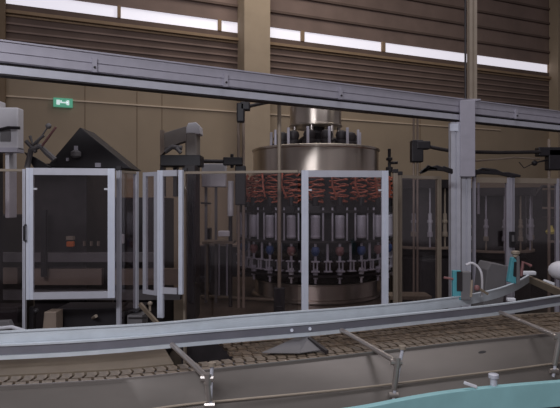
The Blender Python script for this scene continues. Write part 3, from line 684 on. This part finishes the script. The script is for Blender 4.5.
tag(b.build('capped_bolt', M['alu'], smooth=True), 'short grey capped bolt standing on the turquoise band', 'bolt')
q = PZ(474, 389, .96)+V((0, .03, 0)); tag(MB().bar(q+V((-.03, 0, .016)), q+V((.022, 0, -.002)), .014, .012).build('small_lever', M['whitish'], bevel=.003), 'small white lever beside the capped bolt', 'lever')

# clips and small things along strip at right
Y = 3.6
def near_strip(u, back=.06):
    i = min(range(len(topr)), key=lambda i: abs(topr[i].x/topr[i].y*F+CX-u)); return topr[i].y+back
Y = near_strip(456); t = thing('turquoise_clip', P(456, 300, Y), 'turquoise clip at the foot of the twin aluminium post', 'clip')
b = MB(); b.box(P(453, 300, Y), P(459.5, 270, Y+.03)); b.build('body', M['teal_d'], t, bevel=.004)
b = MB(); b.box(P(457, 291, Y-.006), P(461, 271, Y+.02)); b.build('dark_edge', M['dark'], t)
b = MB(); b.tube([P(444, 277.5, Y), P(453, 279, Y)], .007, 8); b.build('lever', M['pink'], t)
tag(MB().box(P(461, 300, Y), P(468.5, 271, Y+.05)).build('grey_block', M['grey'], bevel=.004), 'grey block beside the turquoise clip', 'block')
tag(MB().tube(smooth_path([P(466, 265, Y), P(472, 263, Y), P(479, 268, Y), P(482, 277, Y), P(482, 296, Y+.05)]), .007, 8).build('curved_hose', M['white'], smooth=True), 'thin pale hose arching beside the grey block', 'hose')
tag(MB().tube([P(471, 297, Y), P(472, 280, Y)], .008, 8).build('short_pin', M['tanrod'], smooth=True), 'short pale pin left of arching hose', 'pin')
t = thing('small_fitting', P(478, 292, Y), 'small pinkish fitting at the foot of the arching hose', 'fitting')
b = MB(); b.ball(P(477, 288, Y), .018); b.build('body', M['pink'], t, smooth=True)
b = MB(); b.bar(P(478, 288, Y), P(488, 294, Y), .014, .014); b.build('lever', M['tan'], t)
Y = near_strip(514, .08)
t = thing('turquoise_bottle', P(513, 285, Y), 'turquoise bottle shaped clip standing behind the strip', 'clip')
b = MB(); b.prism([P(508, 282, Y), P(516.5, 284, Y), P(518, 262, Y), P(514, 257, Y), P(512, 258, Y)], (0, .04, 0)); b.build('body', M['teal_d'], t, bevel=.004)
b = MB(); b.lathe(P(515.5, 257, Y+.02), [(.02, 0), (.02, .015), (.03, .025), (.03, .04), (.012, .045)], 12); b.build('cap', M['tanrod'], t, smooth=True)
b = MB(); b.prism([P(516.5, 284, Y-.01), P(520, 283, Y-.01), P(519.5, 256, Y-.01), P(517, 257, Y-.01)], (0, .05, 0)); b.build('dark_edge', M['grey'], t)
b = MB(); b.prism([P(513.5, 276, Y-.008), P(516, 277, Y-.008), P(516.5, 262, Y-.008), P(514.5, 262, Y-.008)], (0, .01, 0)); b.build('slot', M['black'], t)
tag(MB().tube([P(521, 276, Y), P(523, 262, Y), P(531, 266, Y)], .012, 8).build('red_lever', M['pink'], smooth=True), 'small dull red lever right of turquoise bottle', 'lever')
tag(MB().bar(P(543, 281, 4.1), P(555, 285, 4.05), .03, .03).build('white_plug', M['whitish'], bevel=.008), 'small white plug lying near the tan bar', 'plug')
o = MB().ball(P(562, 270.5, 4.0), .095, 24, .75).build('round_tank', M['white'], smooth=True); tag(o, 'round white container cut by the right edge', 'container')

# things under left guard door
Y = 4.6
b = MB(); b.prism([gp(36, 0, Y), gp(56, 0, Y), P(56, 312, Y), P(44, 312, Y)], (0, .15, 0)); tag(b.build('brown_cover', M['brown'], bevel=.006), 'brown slanted cover below the wide left guard door', 'cover')
t = thing('black_box', gp(92, 0, Y+.3), 'wide black box below the wide left guard door', 'box')
MB().box(gp(56.5, 0, Y+.2), P(128, 302, Y+.5)).build('body', M['black'], t, bevel=.01)
MB().tube([P(93, 318, Y+.2), P(96, 316, Y+.1)], .015, 10).build('knob', M['tanrod'], t, smooth=True)
t = thing('black_valve', P(34, 320, 4.5), 'small black valve beside the brown cover', 'valve')
b = MB(); b.box(gp(29, 0, 4.55), P(36, 306, 4.6)); b.ball(P(36, 311, 4.5), .025); b.build('body', M['black'], t, smooth=True)
t = thing('folded_bracket', P(5, 332, 4.2), 'pale folded arm at the lower left edge', 'arm')
b = MB(); b.prism([P(-20, 335, 4.2), P(14, 333, 4.2), P(8, 321, 4.2), P(-20, 322, 4.2)], (0, .06, 0)); b.build('bracket', M['grey'], t, bevel=.004)
b = MB(); b.tube([P(-4, 328.5, 4.15), P(12, 327, 4.15), P(25, 331, 4.15)], .014, 10); b.build('rod', M['whitish'], t, smooth=True)
MB().tube([gp(-6, 0, 4.24), P(-6, 330, 4.24)], .02, 8).build('support', M['dark'], t)
b = MB(); b.box(gp(-40, 0, 4.8), P(28, 303, 5.0)); tag(b.build('lower_box', M['dark'], bevel=.01), 'dark low box at the lower left edge', 'box')
for (u0, u1), nm in (((117.5, 124.5), 'narrow pale small cabinet right of the black box'), ((127, 148), 'wider grey small cabinet under the folded leaves')):
    Yc = 4.75
    tt = thing('small_cabinet', gp((u0+u1)/2, 0, Yc), nm, 'cabinet')
    MB().box(gp(u0, 0, Yc), P(u1, 311, Yc+.2)).build('body', M['white'] if u0 < 120 else M['grey'], tt, bevel=.006)
    MB().bar(P(u0+1.5, 318, Yc-.006), P(u1-1.5, 318, Yc-.006), .008, .012).build('handle', M['dark'], tt)
b = MB(); b.box(P(117, 311, 4.8), P(150, 302, 5.2)); tag(b.build('black_drive', M['black'], bevel=.01), 'black drive unit above the small cabinets', 'drive')
t = thing('tan_lever', P(150, 324, 4.45), 'tan slanted lever with small knob below folded leaves', 'lever')
MB().tube([gp(158, 0, 4.35), P(158, 324, 4.35)], .012, 8).build('post', M['dark'], t)
MB().bar(P(140, 304, 4.45), P(158, 324, 4.35), .024, .03).build('arm', M['tan'], t)
b = MB(); b.tube([P(150, 311, 4.42), P(150, 304, 4.42)], .01, 8); b.ball(P(150, 303.5, 4.42), .02); b.build('knob', M['tanrod'], t, smooth=True)

# =============== LIGHT, WORLD, CAMERA ===============
def area(name, loc, tgt, sx, sy, e, col):
    l = bpy.data.lights.new(name, 'AREA'); l.shape = 'RECTANGLE'; l.size = sx; l.size_y = sy; l.energy = e; l.color = col
    o = bpy.data.objects.new(name, l); C.objects.link(o); o.location = loc
    o.rotation_euler = (V(tgt)-V(loc)).to_track_quat('-Z', 'Y').to_euler(); return o
area('hall_lamp_front', (-1.5, -1.5, 4.6), (0, 4.5, 1.2), 3, .8, 170, (.92, .93, 1))
area('hall_lamp_mid', (1.5, 4.5, 7.6), (1.5, 4.8, 0), 6, 1.2, 150, (.95, .93, 1))
area('hall_lamp_back', (2, 9, 7.7), (2.5, 10.5, 0), 8, 1.2, 150, (1, .93, .85))
l = bpy.data.lights.new('camera_flash', 'POINT'); l.energy = 22; l.shadow_soft_size = .07; l.color = (.9, .93, 1)
o = bpy.data.objects.new('camera_flash', l); C.objects.link(o); o.location = (.05, -.05, 1.95)
w = bpy.data.worlds.new('world'); bpy.context.scene.world = w; w.use_nodes = True
w.node_tree.nodes['Background'].inputs[0].default_value = (.55, .5, .55, 1); w.node_tree.nodes['Background'].inputs[1].default_value = .3
cam = bpy.data.cameras.new('camera'); cam.sensor_width = 36; cam.lens = F/560*36; cam.clip_start = .05; cam.clip_end = 100
co = bpy.data.objects.new('camera', cam); C.objects.link(co); co.location = (0, 0, H); co.rotation_euler = (math.pi/2, 0, 0)
sc = bpy.context.scene; sc.camera = co
sc.view_settings.view_transform = 'Standard'; sc.view_settings.look = 'None'; sc.view_settings.exposure = 0; sc.view_settings.gamma = 1; sc.view_settings.use_curve_mapping = False
